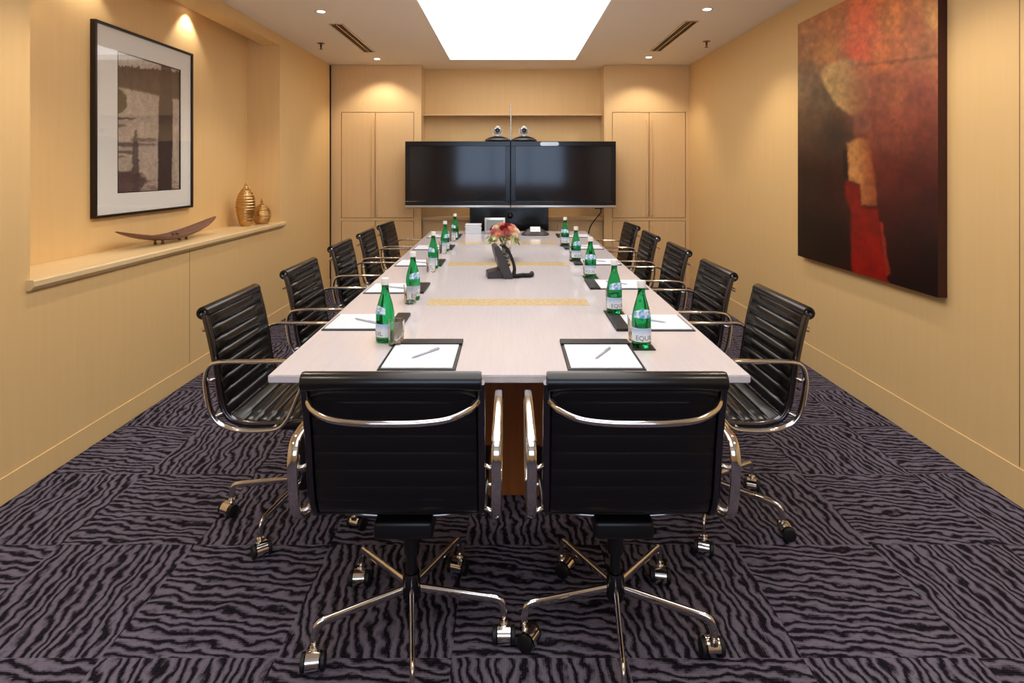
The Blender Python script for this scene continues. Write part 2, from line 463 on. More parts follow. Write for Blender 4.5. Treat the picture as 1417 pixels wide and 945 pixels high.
t = thing('camera_shelf', 'narrow black shelf behind the monitor tops carrying the two cameras', 'shelf', (0, 6.86, 0))
b = new(); box(b, -.29, .31, -.155, -.056, 1.742, 1.752, .003, 1); obj('camera_plate', b, 'plastic', t)
b = new(); box(b, -.05, .05, -.057, -.052, 1.70, 1.742); obj('bracket', b, 'plastic', t)
t = st
b = new(); lathe(b, [(0, 0), (.035, .0), (.035, .02), (.02, .035), (0, .04)], 16, c=(.0, 0, 0))
for v in b.verts: v.co = Vector((v.co.x, -v.co.z-.10, v.co.y+.88))
obj('knob', b, 'plastic', t)
b = new(); tube(b, (0, 0, 0), (0, 0, .42), .009, 10); lathe(b, [(0, 0), (.02, 0), (.02, .006), (0, .006)], 16)
tag(obj('thin_pole', b, 'chrome_d', loc=(.008, 6.782, 1.7523)), 'thin silver pole rising between the two cameras above the monitors', 'pole')
def make_cam():
    t = thing('conference_camera', '', 'camera', group='conference cameras on the monitors')
    b = new(); lathe(b, [(0, 0), (.145, 0), (.145, .010), (.12, .026), (.075, .042), (.04, .05), (0, .05)], 28, squash=.45); obj('base', b, 'plastic', t, smooth=True, auto=40)
    b = new(); lathe(b, [(.138, .0105), (.146, .011), (.146, .015), (.136, .015)], 28, squash=.46, cap=False); obj('base_rim', b, 'silver', t)
    b = new(); box(b, -.014, .014, -.012, .014, .05, .066); box(b, -.056, .056, -.014, .014, .064, .074, .003, 1)
    for s in (-1, 1): box(b, s*.056-.005, s*.056+.005, -.014, .014, .066, .135, .003, 1)
    obj('yoke', b, 'silver', t)
    b = new(); box(b, -.045, .045, -.045, .04, .080, .150, .02, 3); hd = obj('head', b, 'silver', t, smooth=True)
    b = new(); lathe(b, [(0, 0), (.028, 0), (.028, .012), (.02, .014), (.016, .006), (0, .006)], 20)
    for v in b.verts: v.co = Vector((v.co.x, -.045-v.co.z, v.co.y+.115))
    obj('lens', b, 'black_gloss', hd)
    b = new(); lathe(b, [(0, .150), (.026, .150), (.024, .160), (.012, .168), (0, .169)], 16); obj('cap', b, 'cap', hd, smooth=True)
    return t
c0 = make_cam(); c0.location = (-.145, 6.745, 1.752); c0['label'] = 'white-topped video camera on a dark domed base, left of the thin pole'
dup(c0, (.160, 6.745, 1.752), 0, 'white-topped video camera on a dark domed base, right of the thin pole')
b = new(); sweep(b, catmull([(1.02, 6.82, 1.02), (1.06, 6.78, .93), (1.0, 6.80, .84), (.93, 6.82, .72), (.90, 6.84, .5), (.86, 6.9, .2), (.8, 6.95, .006)], 6), .007, .007, seg=8)
b2 = new(); box(b, .99, 1.09, 6.8, 6.88, .955, 1.02, .01, 2); b2.free()
tag(obj('hanging_cable', b, 'cable', smooth=True), 'black cable hanging below the right monitor', 'cable')

# ---------------------------------------------------------------- table
TZ = .745
TA = [(-.794, 1.905), (.788, 1.905), (.820, 6.34), (-.868, 6.34)]
t = thing('conference_table', 'long pale whitewashed conference table running down the room', 'table', (0, 4.1, 0))
b = new(); pts = [(x, y-4.1) for x, y in TA]
prism(b, pts, TZ-.026, TZ)
bmesh.ops.bevel(b, geom=list(b.edges), offset=.003, segments=2, affect='EDGES')
obj('tabletop', b, 'table', t)
for y0, y1, x0, x1 in ((2.88, 3.02, -.418, .395), (4.06, 4.235, -.44, .41), (5.21, 5.41, -.45, .42)):
    b = new(); box(b, x0, x1, y0-4.1, y1-4.1, TZ-.004, TZ+.0012); obj('inlay_strip', b, 'inlay', t)['label'] = 'yellow burl wood strip set across the tabletop'
for y0, y1 in ((2.53, 3.05), (5.1, 5.62)):
    b = new(); box(b, -.42, .42, y0-4.1, y1-4.1, .0, TZ-.0265, .004, 1); obj('pedestal', b, 'table_wood', t)
b = new(); box(b, -.03, .03, 3.05-4.1, 5.1-4.1, .2, .66, .003, 1); obj('spine_panel', b, 'table_wood', t)
TT = TZ+.0003

# ---------------------------------------------------------------- chairs
CW = .225
def chair_profile():
    return catmull([(0, -.292, .867), (0, -.272, .787), (0, -.253, .692), (0, -.240, .60), (0, -.226, .53), (0, -.196, .478), (0, -.14, .458), (0, -.05, .455), (0, .06, .462), (0, .16, .470), (0, .195, .462)], 10)
def resample(path, step):
    out = [path[0].copy()]; acc = 0
    for a, b in zip(path, path[1:]):
        L = (b-a).length; d = step-acc
        while d <= L:
            out.append(a.lerp(b, d/L)); d += step
        acc = L-(d-step)
    return out
PROF = resample(chair_profile(), .005)
def sling(i0, i1, name, root):
    """ribbed pad between profile samples i0..i1 (one closed mesh)"""
    bm = new(); pitch = .050; xs = [-CW+.004, -CW+.012, -.12, 0, .12, CW-.012, CW-.004]
    top = []; bot = []
    for i in range(i0, i1+1):
        p = PROF[i]; a = PROF[max(i-1, 0)]; c = PROF[min(i+1, len(PROF)-1)]
        t = (c-a).normalized(); n = Vector((0, -t.z, t.y))     # towards the sitter
        if n.y < 0 and n.z <= 0: n = -n
        s = i*.005; q = abs(math.sin(PI*s/pitch))**.42
        ft = .004+.0095*q; bt = .004+.004*q
        top.append([bm.verts.new(Vector((x, 0, 0))+p+n*(ft if 0 < k < len(xs)-1 else .001)) for k, x in enumerate(xs)])
        bot.append([bm.verts.new(Vector((x, 0, 0))+p-n*(bt if 0 < k < len(xs)-1 else .001)) for k, x in enumerate(xs)])
    for A in (top, bot):
        for r1, r2 in zip(A, A[1:]):
            for k in range(len(xs)-1): bm.faces.new((r1[k], r1[k+1], r2[k+1], r2[k]))
    for r1, r2, s1, s2 in zip(top, top[1:], bot, bot[1:]):
        bm.faces.new((r1[0], r2[0], s2[0], s1[0])); bm.faces.new((r1[-1], r2[-1], s2[-1], s1[-1]))
    for e in (0, -1):
        for k in range(len(xs)-1): bm.faces.new((top[e][k], top[e][k+1], bot[e][k+1], bot[e][k]))
    return obj(name, bm, 'leather', root, smooth=True, auto=60)
def make_chair(root):
    isplit = min(range(len(PROF)), key=lambda i: abs(PROF[i].y+.205)+abs(PROF[i].z-.487))
    back = sling(0, isplit, 'backrest', root)
    sling(isplit+1, len(PROF)-1, 'seat', root)
    # rolled head of the backrest, open ring at each end
    b = new()
    for s in range(1):
        prof = [(.023, -CW-.006), (.023, CW+.006), (.014, CW+.006), (.012, CW-.02), (0, CW-.02)]
        prof = [(0, -CW+.02), (.012, -CW+.02), (.014, -CW-.006)] + [(.023, -CW-.006), (.0245, -CW), (.0245, CW)] + prof[1:]
        lathe(b, prof, 24, cap=False)
    for v in b.verts: v.co = Vector((v.co.z, v.co.x-.302, v.co.y+.874))
    obj('top_roll', b, 'leather', back, smooth=True, auto=50)
    for s in (-1, 1):
        b = new(); lathe(b, [(0, 0), (.0115, 0), (.0115, .004), (0, .006)], 14)
        for v in b.verts: v.co = Vector((s*(CW-.018+v.co.z), v.co.x-.302, v.co.y+.874))
        obj('end_cap', b, 'chrome', back)
    # side ribs
    for s in (-1, 1):
        b = new()
        path = [Vector((s*(CW+.004), p.y, p.z)) for p in PROF[::4]]
        sweep(b, path, .010, .012, seg=12, square=True)
        obj('side_rib', b, 'rib', root, smooth=True, auto=50)
    # bowed back stretcher and two seat stretchers
    b = new()
    pts = [(-CW, -.283, .820), (-.200, -.315, .806), (-.15, -.338, .791), (-.08, -.347, .785), (0, -.349, .784), (.08, -.347, .785), (.15, -.338, .791), (.200, -.315, .806), (CW, -.283, .820)]
    sweep(b, catmull(pts, 5), .0065, .009, side=Vector((0, 1, 0)), seg=10)
    obj('back_stretcher', b, 'chrome', root, smooth=True)
    b = new()
    for y, z in ((-.10, .43), (.09, .44)):
        sweep(b, catmull([(-CW, y, z+.012), (-.14, y, z-.014), (0, y, z-.02), (.14, y, z-.014), (CW, y, z+.012)], 5), .010, .007, side=Vector((0, 1, 0)), seg=10)
    obj('seat_stretcher', b, 'chrome_d', root, smooth=True)
    # armrests: closed loops standing outside the ribs
    loop = [(-.20, .466), (-.232, .49), (-.254, .53), (-.268, .60), (-.270, .645), (-.258, .685), (-.222, .703), (-.12, .706), (.03, .706), (.085, .702), (.106, .683), (.098, .64), (.066, .56), (.040, .50), (.005, .461), (-.05, .450), (-.14, .450)]
    for s in (-1, 1):
        b = new()
        path = catmull([(s*.268, y, z) for y, z in loop], 5, closed=True)
        sweep(b, path, .0135, .0065, seg=12, closed=True, square=True)
        arm = obj('armrest', b, 'chrome', root, smooth=True, auto=60)
        for ya, yb, z in ((-.263, -.244, .63), (-.235, -.215, .50), (-.02, -.02, .454)):
            b = new(); tube(b, (s*.256, ya, z), (s*(CW+.004), yb, z), .006, 10)
            obj('bracket', b, 'chrome', arm, smooth=True)
    # tilt housing, column
    b = new(); box(b, -.085, .085, -.15, .11, .365, .418, .012, 3); obj('tilt_housing', b, 'plastic', root, smooth=True, auto=40)
    b = new(); lathe(b, [(0, .17), (.0165, .17), (.0165, .235), (.024, .237), (.026, .366), (0, .366)], 20); obj('column', b, 'plastic', root, smooth=True, auto=40)
    b = new(); lathe(b, [(0, .09), (.022, .09), (.027, .10), (.027, .165), (.024, .176), (0, .178)], 24); obj('hub', b, 'rib', root, smooth=True, auto=40)
def make_leg_mesh():
    b = new()
    path = catmull([(.024, 0, .128), (.10, 0, .125), (.20, 0, .121), (.262, 0, .118), (.281, 0, .108), (.288, 0, .085), (.289, 0, .066)], 5)
    sweep(b, path, .0068, .012, side=Vector((0, 1, 0)), seg=12, taper=lambda u: 1.25-.35*u)
    return b
def make_caster(parent):
    """wheel pair under a chrome hood, origin on the floor under the stem; trails towards +y"""
    b = new(); tube(b, (0, 0, .052), (0, 0, .070), .006, 10)
    lathe(b, [(0, .046), (.013, .046), (.013, .058), (0, .06)], 14)
    # hood: part of a drum
    n = 14
    for x0, x1 in ((-.019, .019),):
        ring = []
        for i in range(n+1):
            a = math.radians(-35+i*(215/n))
            ring.append(((.016+.0275*math.cos(a)), .0265+.0275*math.sin(a)))
        A = [b.verts.new((x0, y, z)) for y, z in ring]; B = [b.verts.new((x1, y, z)) for y, z in ring]
        ins = [b.verts.new((x0, .016+(y-.016)*.9, .0265+(z-.0265)*.9)) for y, z in ring]; inB = [b.verts.new((x1, .016+(y-.016)*.9, .0265+(z-.0265)*.9)) for y, z in ring]
        for i in range(n):
            b.faces.new((A[i], A[i+1], B[i+1], B[i])); b.faces.new((ins[i], ins[i+1], inB[i+1], inB[i]))
            b.faces.new((A[i], A[i+1], ins[i+1], ins[i])); b.faces.new((B[i], B[i+1], inB[i+1], inB[i]))
        b.faces.new((A[0], B[0], inB[0], ins[0])); b.faces.new((A[n], B[n], inB[n], ins[n]))
    c = obj('caster', b, 'chrome', parent, smooth=True, auto=40)
    for s in (-1, 1):
        w = new(); lathe(w, [(0, -.007), (.019, -.007), (.0245, -.005), (.025, 0), (.0245, .005), (.019, .007), (0, .007)], 20)
        for v in w.verts: v.co = Vector((v.co.z+s*.0275, v.co.x+.016, v.co.y+.025))
        obj('wheel', w, 'rubber', c, smooth=True, auto=40)
    w = new(); tube(w, (-.022, .016, .025), (.022, .016, .025), .005, 8); obj('axle', w, 'plastic', c)
    return c

root = thing('office_chair', '', 'chair', group='black ribbed leather chairs around the table')
make_chair(root)
LEG0 = obj('leg', make_leg_mesh(), 'chrome', root, smooth=True)
CAS0 = make_caster(root)
def fit_base(root, start, seed):
    rnd = random.Random(seed)
    legs = [c for c in root.children if c.name.startswith('leg')]
    cas = [c for c in root.children if c.name.startswith('caster')]
    for k in range(5):
        a = math.radians(start+72*k)-root.rotation_euler.z
        legs[k].rotation_euler = (0, 0, a)
        cas[k].location = (.289*math.cos(a), .289*math.sin(a), .0005)
        cas[k].rotation_euler = (0, 0, rnd.uniform(0, 2*PI) if seed != 11 or k in (0, 3) else PI+rnd.uniform(-.15, .15)-root.rotation_euler.z)
for k in range(4):
    copy_tree(LEG0, root); copy_tree(CAS0, root)
chairs = [  # x, y, facing, base start, label
    (-.305, 1.80, 0, 64, 'black leather chair at the near table end, seen from behind, left of the two'),
    (.325, 1.80, 0, 48, 'black leather chair at the near table end, seen from behind, right of the two'),
    (-.862, 2.43, -90, 42, 'black ribbed leather chair on the left side, nearest the camera'),
    (-.865, 3.23, -90, 35, 'black ribbed leather chair on the left side, second from the camera'),
    (-.915, 4.17, -90, 10, 'black ribbed leather chair on the left side, third from the camera'),
    (-.925, 4.94, -90, 50, 'black ribbed leather chair on the left side, fourth from the camera'),
    (-.905, 5.62, -94, 5, 'black ribbed leather chair on the left side, farthest, by the cupboard'),
    (.828, 2.43, 90, 32, 'black ribbed leather chair on the right side, nearest the camera'),
    (.828, 3.17, 90, 12, 'black ribbed leather chair on the right side, second from the camera'),
    (.850, 3.98, 90, 60, 'black ribbed leather chair on the right side, third from the camera'),
    (.850, 4.77, 90, 44, 'black ribbed leather chair on the right side, fourth from the camera'),
    (.862, 5.56, 93, 22, 'black ribbed leather chair on the right side, farthest, by the cupboard'),
]
for i, (x, y, a, st, lb) in enumerate(chairs):
    if i == 0: c = root; c.location = (x, y, 0); c['label'] = lb
    else: c = dup(root, (x, y, 0), math.radians(a), lb)
    c.rotation_euler = (0, 0, math.radians(a))
    fit_base(c, st, 11+i)

# ---------------------------------------------------------------- things on the table
def make_pad():
    """desk pad for a sitter facing +y: header bar at +y"""
    t = thing('desk_pad', '', 'desk pad', group='black leather desk pads with white paper')
    b = new(); box(b, -.132, .132, -.165, .165, 0, .004, .0015, 1); obj('base', b, 'pad', t)
    b = new(); box(b, -.132, .132, .106, .165, .0041, .012, .003, 2); obj('header_bar', b, 'pad', t)
    b = new(); box(b, -.120, .120, -.155, .103, .0041, .0072); obj('paper', b, 'paper', t)
    return t
def make_pen():
    b = new(); lathe(b, [(0, -.07), (.0012, -.068), (.0036, -.055), (.0036, .066), (.002, .07), (0, .07)], 12)
    for v in b.verts: v.co = Vector((v.co.z, v.co.x, v.co.y+.0037))
    t = thing('pen', '', 'pen', group='pens on the desk pads')
    obj('barrel', b, 'pen', t, smooth=True)
    b = new(); box(b, .02, .066, -.0012, .0012, .0072, .0090); obj('clip', b, 'silver', t)
    return t
pad0 = make_pad(); pen0 = make_pen()
pads = [(-.315, 2.112, 0, 'desk pad with white paper and pen at the near table end, left one'),
        (.325, 2.112, 0, 'desk pad with white paper and pen at the near table end, right one')]
names = ['nearest the camera', 'second from the camera', 'third from the camera', 'fourth from the camera', 'farthest from the camera']
for k, y in enumerate((2.56, 3.28, 4.165, 4.98, 5.84)): pads.append((-.625-.008*k, y, -90, 'desk pad with white paper along the left table edge, '+names[k]))
for k, y in enumerate((2.55, 3.39, 4.21, 5.01, 5.86)): pads.append((.607+.006*k, y, 90, 'desk pad with white paper along the right table edge, '+names[k]))
for i, (x, y, a, lb) in enumerate(pads):
    if i == 0: p = pad0; q = pen0; p.location = (x, y, TT); p['label'] = lb
    else: p = dup(pad0, (x, y, TT), math.radians(a), lb); q = copy_tree(pen0)
    q.location = Vector((x, y, TT+.0074)) + Matrix.Rotation(math.radians(a), 3, 'Z') @ Vector((.01, -.01, 0))
    q.rotation_euler = (0, 0, math.radians(a+52+(i*7) % 11))
    q['label'] = 'slim grey pen on '+lb.replace(' with white paper and pen', '').replace(' with white paper', '').replace(' table edge', ' edge')

BR = .036
def bottle_profile():
    return [(0, .004), (.018, .003), (.030, 0), (.0345, .003), (BR, .010), (BR, .100), (.0352, .115), (.031, .138), (.0235, .165), (.0168, .188), (.0140, .203), (.0135, .222), (.0148, .224), (.0148, .228), (.0125, .230), (0, .230)]
def wrap(bm, zs, rs, a0, a1, seg=26):
    rows = []
    for z, r in zip(zs, rs):
        rows.append([bm.verts.new((r*math.sin(a0+(a1-a0)*i/seg), -r*math.cos(a0+(a1-a0)*i/seg), z)) for i in range(seg+1)])
    for r1, r2 in zip(rows, rows[1:]):
        for i in range(seg): bm.faces.new((r1[i], r1[i+1], r2[i+1], r2[i]))
def rad_at(z):
    p = bottle_profile()
    for (r1, z1), (r2, z2) in zip(p[4:], p[5:]):
        if z1 <= z <= z2: return r1+(r2-r1)*(z-z1)/(z2-z1)
    return BR
def make_bottle():
    t = thing('water_bottle', '', 'bottle', group='green water bottles')
    b = new(); lathe(b, bottle_profile(), 40); obj('glass_body', b, 'bottle', t, smooth=True, auto=60)
    b = new(); lathe(b, [(0, .232), (.0155, .232), (.016, .226), (.0162, .240), (.0150, .2465), (0, .247)], 28)
    b.free(); b = new(); lathe(b, [(.0152, .222), (.0166, .223), (.0166, .243), (.0150, .2475), (0, .248)], 28, cap=False); obj('cap', b, 'cap', t, smooth=True, auto=40)
    b = new(); wrap(b, [.024, .075], [BR+.0007]*2, -1.75, 1.75); lab = obj('label', b, 'label', t, smooth=True); lab['label'] = 'pale blue and white paper label'
    b = new(); zs = [.112+.006*k for k in range(6)]
    rows = []
    a0, a1, seg = -1.25, 1.25, 20
    for k, z in enumerate(zs):
        rows.append([])
        for i in range(seg+1):
            u = i/seg; a = a0+(a1-a0)*u
            zz = .112+(z-.112)*(0.75+.35*math.sin(PI*u))
            r = rad_at(zz)+.0008
            rows[-1].append(b.verts.new((r*math.sin(a), -r*math.cos(a), zz)))
    for r1, r2 in zip(rows, rows[1:]):
        for i in range(seg): b.faces.new((r1[i], r1[i+1], r2[i+1], r2[i]))
    obj('neck_label', b, 'label_neck', t, smooth=True)
    cu = bpy.data.curves.new('lettering', 'FONT'); cu.body = 'EQUIL'; cu.size = .025; cu.align_x = 'CENTER'; cu.extrude = .0002; cu.resolution_u = 3
    to = bpy.data.objects.new('lettering_source', cu); COL.objects.link(to)
    dg = bpy.context.evaluated_depsgraph_get(); me = bpy.data.meshes.new_from_object(to.evaluated_get(dg)); me.name = 'lettering'
    bpy.data.objects.remove(to)
    for v in me.vertices:
        a = v.co.x/BR; r = BR+.0010+v.co.z
        v.co = Vector((r*math.sin(a), -r*math.cos(a), .030+v.co.y))
    me.materials.clear(); me.materials.append(M['ink'])
    lo = bpy.data.objects.new('lettering', me); COL.objects.link(lo); lo.parent = lab
    return t
def make_tumbler():
    b = new(); lathe(b, [(0, .0), (.026, 0), (.028, .002), (.033, .095), (.0322, .0955), (.0315, .095), (.0268, .010), (0, .009)], 32)
    return tag(obj('tumbler', b, 'glass', smooth=True, auto=50), '', 'glass', 'clear glass tumblers')
bot0 = make_bottle(); tum0 = make_tumbler()
LB = [(533, 472), (571.5, 414.5), (599.5, 371), (615.8, 347.5), (629.5, 331.5)]
RB = [(887.5, 480), (850, 433.5), (817, 384), (797, 361), (782, 340)]
LG = [(545.5, 476.5), (567.5, 420), (596.5, 376.5), (613, 351), (626.5, 334)]
RG = [(876, 466), (846, 425), (812.5, 379.5), (792.5, 357.5), (779, 337.5)]
def proj_all(L): return [onz(x, y, TT) for x, y in L]
lbp = proj_all(LB); rbp = proj_all(RB); lgp = proj_all(LG); rgp = proj_all(RG)
def sep(bp, gp, dmin=.073):
    out = []
    for p, q in zip(bp, gp):
        d = (q-p); d.z = 0
        if d.length < dmin: q = p+d.normalized()*dmin
        out.append(q)
    return out
lgp = sep(lbp, lgp); rgp = sep(rbp, rgp)
def make_coaster():
    b = new(); box(b, -.045, .045, -.045, .045, 0, .004, .0015, 1)
    return tag(obj('coaster', b, 'pad'), '', 'coaster', 'black square coasters under the right bottles')
coa0 = make_coaster()
for side, bp, gp in (('left', lbp, lgp), ('right', rbp, rgp)):
    for k in range(5):
        dz = .0042 if side == 'right' else 0
        lb = 'green glass water bottle with white cap in the %s row, %s' % (side, names[k])
        rz = math.radians((8, 22, -10, 30, -20)[k] if side == 'right' else (-58, 50, -48, 62, -55)[k])
        loc = (bp[k].x, bp[k].y, TT+dz)
        if side == 'left' and k == 0: bot0.location = loc; bot0.rotation_euler = (0, 0, rz); bot0['label'] = lb
        else: dup(bot0, loc, rz, lb)
        lg = 'clear tumbler beside the green bottle in the %s row, %s' % (side, names[k])
        if side == 'left' and k == 0: g = tum0
        else: g = copy_tree(tum0)
        g.location = (gp[k].x, gp[k].y, TT); g['label'] = lg
        if side == 'right':
            c = coa0 if k == 0 else copy_tree(coa0)
            c.location = (bp[k].x, bp[k].y, TT); c['label'] = 'black square coaster under the right row bottle '+names[k]
            # tumblers on this side keep clear of the coaster
            q = Vector((gp[k].x, gp[k].y, 0)); p = Vector((bp[k].x, bp[k].y, 0)); d = (q-p).normalized()
            g.location = (p.x+d.x*.088-.0, p.y+max(d.y*.088, .0755), TT)

# flower vase with roses
vx, vy = onz(697, 360, TT).x, onz(697, 360, TT).y
b = new(); lathe(b, [(0, 0), (.050, 0), (.053, .004), (.056, .13), (.062, .150), (.059, .150), (.0525, .13), (.049, .014), (0, .012)], 36)
tag(obj('glass_vase', b, 'glass', loc=(vx, vy, TT), smooth=True, auto=50), 'clear glass vase holding the roses behind the telephone', 'vase')
t = thing('rose_bouquet', 'round bouquet of red, peach and cream roses in the glass vase', 'flowers', (vx, vy, TT+.016))
def rose(bm, c, r, seed, n):
    rnd = random.Random(seed)
    q = n.to_track_quat('Z', 'Y')
    for ring, (cnt, rr, hh, tilt) in enumerate(((3, .30, .62, .2), (5, .60, .52, .45), (6, .95, .38, .8))):
        for k in range(cnt):
            a0 = 2*PI*(k+.35*ring+rnd.random()*.2)/cnt; da = 2*PI/cnt*.75
            rows = []
            for v in range(4):
                vv = v/3; row = []
                for u in range(6):
                    uu = u/5-.5
                    rad = r*(rr*(.45+.55*math.sin(vv*PI*.62))+vv*.10*tilt)
                    z = r*(-.45+(hh+.45)*vv-abs(uu)**2*.5*vv)
                    a = a0+uu*da*2*(.6+.4*math.sin(PI*min(vv+.25, 1)))
                    row.append(bm.verts.new(Vector(c)+q @ Vector((rad*math.cos(a), rad*math.sin(a), z))))
                rows.append(row)
            for r1, r2 in zip(rows, rows[1:]):
                for u in range(5): bm.faces.new((r1[u], r1[u+1], r2[u+1], r2[u]))
    bmesh.ops.create_icosphere(bm, subdivisions=2, radius=r*.42, matrix=Matrix.Translation(Vector(c)-n*r*.1))
kinds = ['rose_r', 'rose_p', 'rose_c', 'rose_r', 'rose_k', 'rose_p', 'rose_c']
cc = Vector((0, 0, .172))
rc = [(-.075, -.05, .05, 'rose_k'), (-.03, -.085, .03, 'rose_p'), (.03, -.085, .01, 'rose_p'), (.08, -.05, .02, 'rose_c'), (-.095, .0, .0, 'rose_c'),
      (-.055, -.035, .085, 'rose_c'), (.0, -.055, .075, 'rose_r'), (.055, -.04, .07, 'rose_p'), (.10, .01, .045, 'rose_c'), (-.02, .0, .105, 'rose_p'), (.03, .01, .10, 'rose_r'),
      (-.08, .03, .07, 'rose_r'), (.07, .04, .08, 'rose_p'), (0, .06, .09, 'rose_r'), (-.04, .08, .05, 'rose_c'), (.05, .09, .04, 'rose_c'), (.095, -.02, -.02, 'rose_p'), (.02, -.1, .045, 'rose_k'), (-.06, -.07, -.01, 'rose_c')]
for i, (x, y, z, k) in enumerate(rc):
    b = new(); n = Vector((x, y, z+.03)).normalized()
    rose(b, cc+Vector((x*.98, y, z*.8-.01)), .031, i, n)
    r = obj('rose', b, k, t, smooth=True)
    r['label'] = {'rose_r': 'red rose', 'rose_p': 'peach rose', 'rose_c': 'cream rose', 'rose_k': 'dusky pink rose'}[k]
def leaf(bm, base, d, L, w):
    d = d.normalized(); s = d.cross(Vector((0, 0, 1))).normalized(); up = s.cross(d)
    prev = None
    for i in range(6):
        u = i/5; c = base+d*L*u+up*(-.25*L*u*u)
        ww = w*math.sin(PI*min(max(u, .03), .97))**.8
        row = [bm.verts.new(c-s*ww+up*ww*.3), bm.verts.new(c), bm.verts.new(c+s*ww+up*ww*.3)]
        if prev:
            for k in range(2): bm.faces.new((prev[k], prev[k+1], row[k+1], row[k]))
        prev = row
rnd = random.Random(3)
for i in range(18):
    a = 2*PI*i/18+rnd.uniform(-.15, .15); b = new()
    d = Vector((math.cos(a), math.sin(a), rnd.uniform(-.7, .05)))
    leaf(b, cc+Vector((.075*math.cos(a), .075*math.sin(a), -.012+rnd.uniform(-.02, .02))), d, rnd.uniform(.055, .08), .020)
    obj('leaf', b, 'leaf' if i % 3 else 'leaf_p', t, smooth=True)
for i in range(8):
    a = 2*PI*i/8; b = new()
    sweep(b, catmull([(.018*math.cos(a+2.6), .018*math.sin(a+2.6), .002), (.012*math.cos(a+1), .012*math.sin(a+1), .09), (.04*math.cos(a), .04*math.sin(a), .16)], 4), .0035, .0035, seg=7)
    obj('stem', b, 'stem', t, smooth=True)

# desk telephone, propped up on its foot, seen from the side
pp = onz(690, 383, TT)
t = thing('desk_telephone', 'black desk telephone on a tilted foot in the middle of the table', 'telephone', (pp.x, pp.y, TT), math.radians(8))
def extr_x(bm, poly, z0, z1):       # poly in (x,z), thickness along y
    a = [bm.verts.new((x, z0, z)) for x, z in poly]; c = [bm.verts.new((x, z1, z)) for x, z in poly]
    n = len(poly); bm.faces.new(a); bm.faces.new(c)
    for i in range(n): bm.faces.new((a[i], a[(i+1) % n], c[(i+1) % n], c[i]))
    bmesh.ops.bevel(bm, geom=[e for e in bm.edges], offset=.003, segments=2, affect='EDGES')
b = new(); extr_x(b, [(-.038, .196), (-.012, .205), (.012, .17), (.052, .085), (.078, .012), (.072, .0), (.028, .0), (.0, .05), (-.010, .10), (-.030, .15)], -.085, .085); obj('body', b, 'grey_plastic', t)
b = new(); extr_x(b, [(-.075, .0), (.03, .0), (.03, .06), (-.075, .038)], -.06, .06); obj('foot', b, 'grey_plastic', t)
b = new()
sweep(b, catmull([(.008, -.055, .196), (.022, -.055, .203), (.052, -.055, .170), (.078, -.055, .115), (.092, -.055, .06), (.086, -.055, .024), (.072, -.055, .018)], 6), .024, .0115, side=Vector((0, 1, 0)), seg=12, square=True, taper=lambda u: 1.12-.35*math.sin(PI*u))
hs = obj('handset', b, 'plastic', t, smooth=True)
b = new()
for i in range(4):
    for j in range(3):
        x = .030+i*.011; z = .135-i*.024
        box(b, x+.0, x+.012, .01+j*.02, .024+j*.02, z, z+.012, .002, 1)
obj('keypad', b, 'plastic', t)
b = new(); q = Matrix.Rotation(math.radians(0), 3, 'Z')
base = [Vector((.074, -.056, .009)), Vector((.11, -.06, .009)), Vector((.145, -.045, .010)), Vector((.175, -.055, .010)), Vector((.205, -.03, .009)), (Vector((.215, .02, .009)))]
axis = catmull(base, 60); path = []
for i, p in enumerate(axis):
    tt = (axis[min(i+1, len(axis)-1)]-axis[max(i-1, 0)]).normalized(); s = tt.cross(Vector((0, 0, 1))).normalized()
    a = i*2*PI/7.5; path.append(p+s*.011*math.cos(a)+Vector((0, 0, .011*math.sin(a)+.0055)))
sweep(b, path, .0032, .0032, seg=6)
obj('coiled_cord', b, 'cable', t, smooth=True)

# touch panel, stack of pads, conference phone at the far end
p = onz(682, 318.5, TT); p.y = 5.98
t = thing('touch_panel', 'silver-framed tilted touch panel at the far table end', 'touch panel', (-.16, 6.08, TT), 0)
b = new(); box(b, -.108, .108, -.012, .012, 0, .165, .006, 2); fr = obj('housing', b, 'silver', t, smooth=True, auto=40)
b2 = new(); box(b2, -.088, .088, -.0135, -.0121, .030, .140); sc = obj('screen', b2, 'lcd', t)
b3 = new(); box(b3, -.05, .05, .0, .075, 0, .008, .003, 1); obj('foot', b3, 'silver', t)
for o in (fr, sc): o.rotation_euler = (math.radians(-14), 0, 0); o.location = (0, 0, .003)
t = thing('paper_stack', 'white stack of folded papers at the far table end, left of the touch panel', 'papers', (-.385, 6.10, TT))
for k in range(5):
    b = new(); dx = (.003, -.002, .002, -.003, .001)[k]; box(b, -.082+dx, .082+dx, -.06, .06, .0205*k+(.0002 if k else 0), .0205*k+.0195, .002, 1); obj('paper_bundle', b, 'paper', t)
t = thing('conference_phone', 'dark three-armed conference phone with white keypad at the far table end', 'conference phone', (.255, 6.0, TT))
b = new(); n = 60; prof = []
def tri_r(a): return .105+.055*(.5+.5*math.cos(3*(a-PI/2-PI/3*0)))**1.5
rings = []
for fr_, z in ((.94, 0), (1.0, .008), (.97, .016), (.8, .034), (.58, .058), (.40, .068), (.2, .070)):
    rings.append([b.verts.new((tri_r(2*PI*i/n)*fr_*math.cos(2*PI*i/n), tri_r(2*PI*i/n)*fr_*math.sin(2*PI*i/n), z)) for i in range(n)])
for r1, r2 in zip(rings, rings[1:]):
    for i in range(n): b.faces.new((r1[i], r1[(i+1) % n], r2[(i+1) % n], r2[i]))
b.faces.new(rings[0]); b.faces.new(rings[-1]); obj('body', b, 'grey_plastic', t, smooth=True, auto=50)
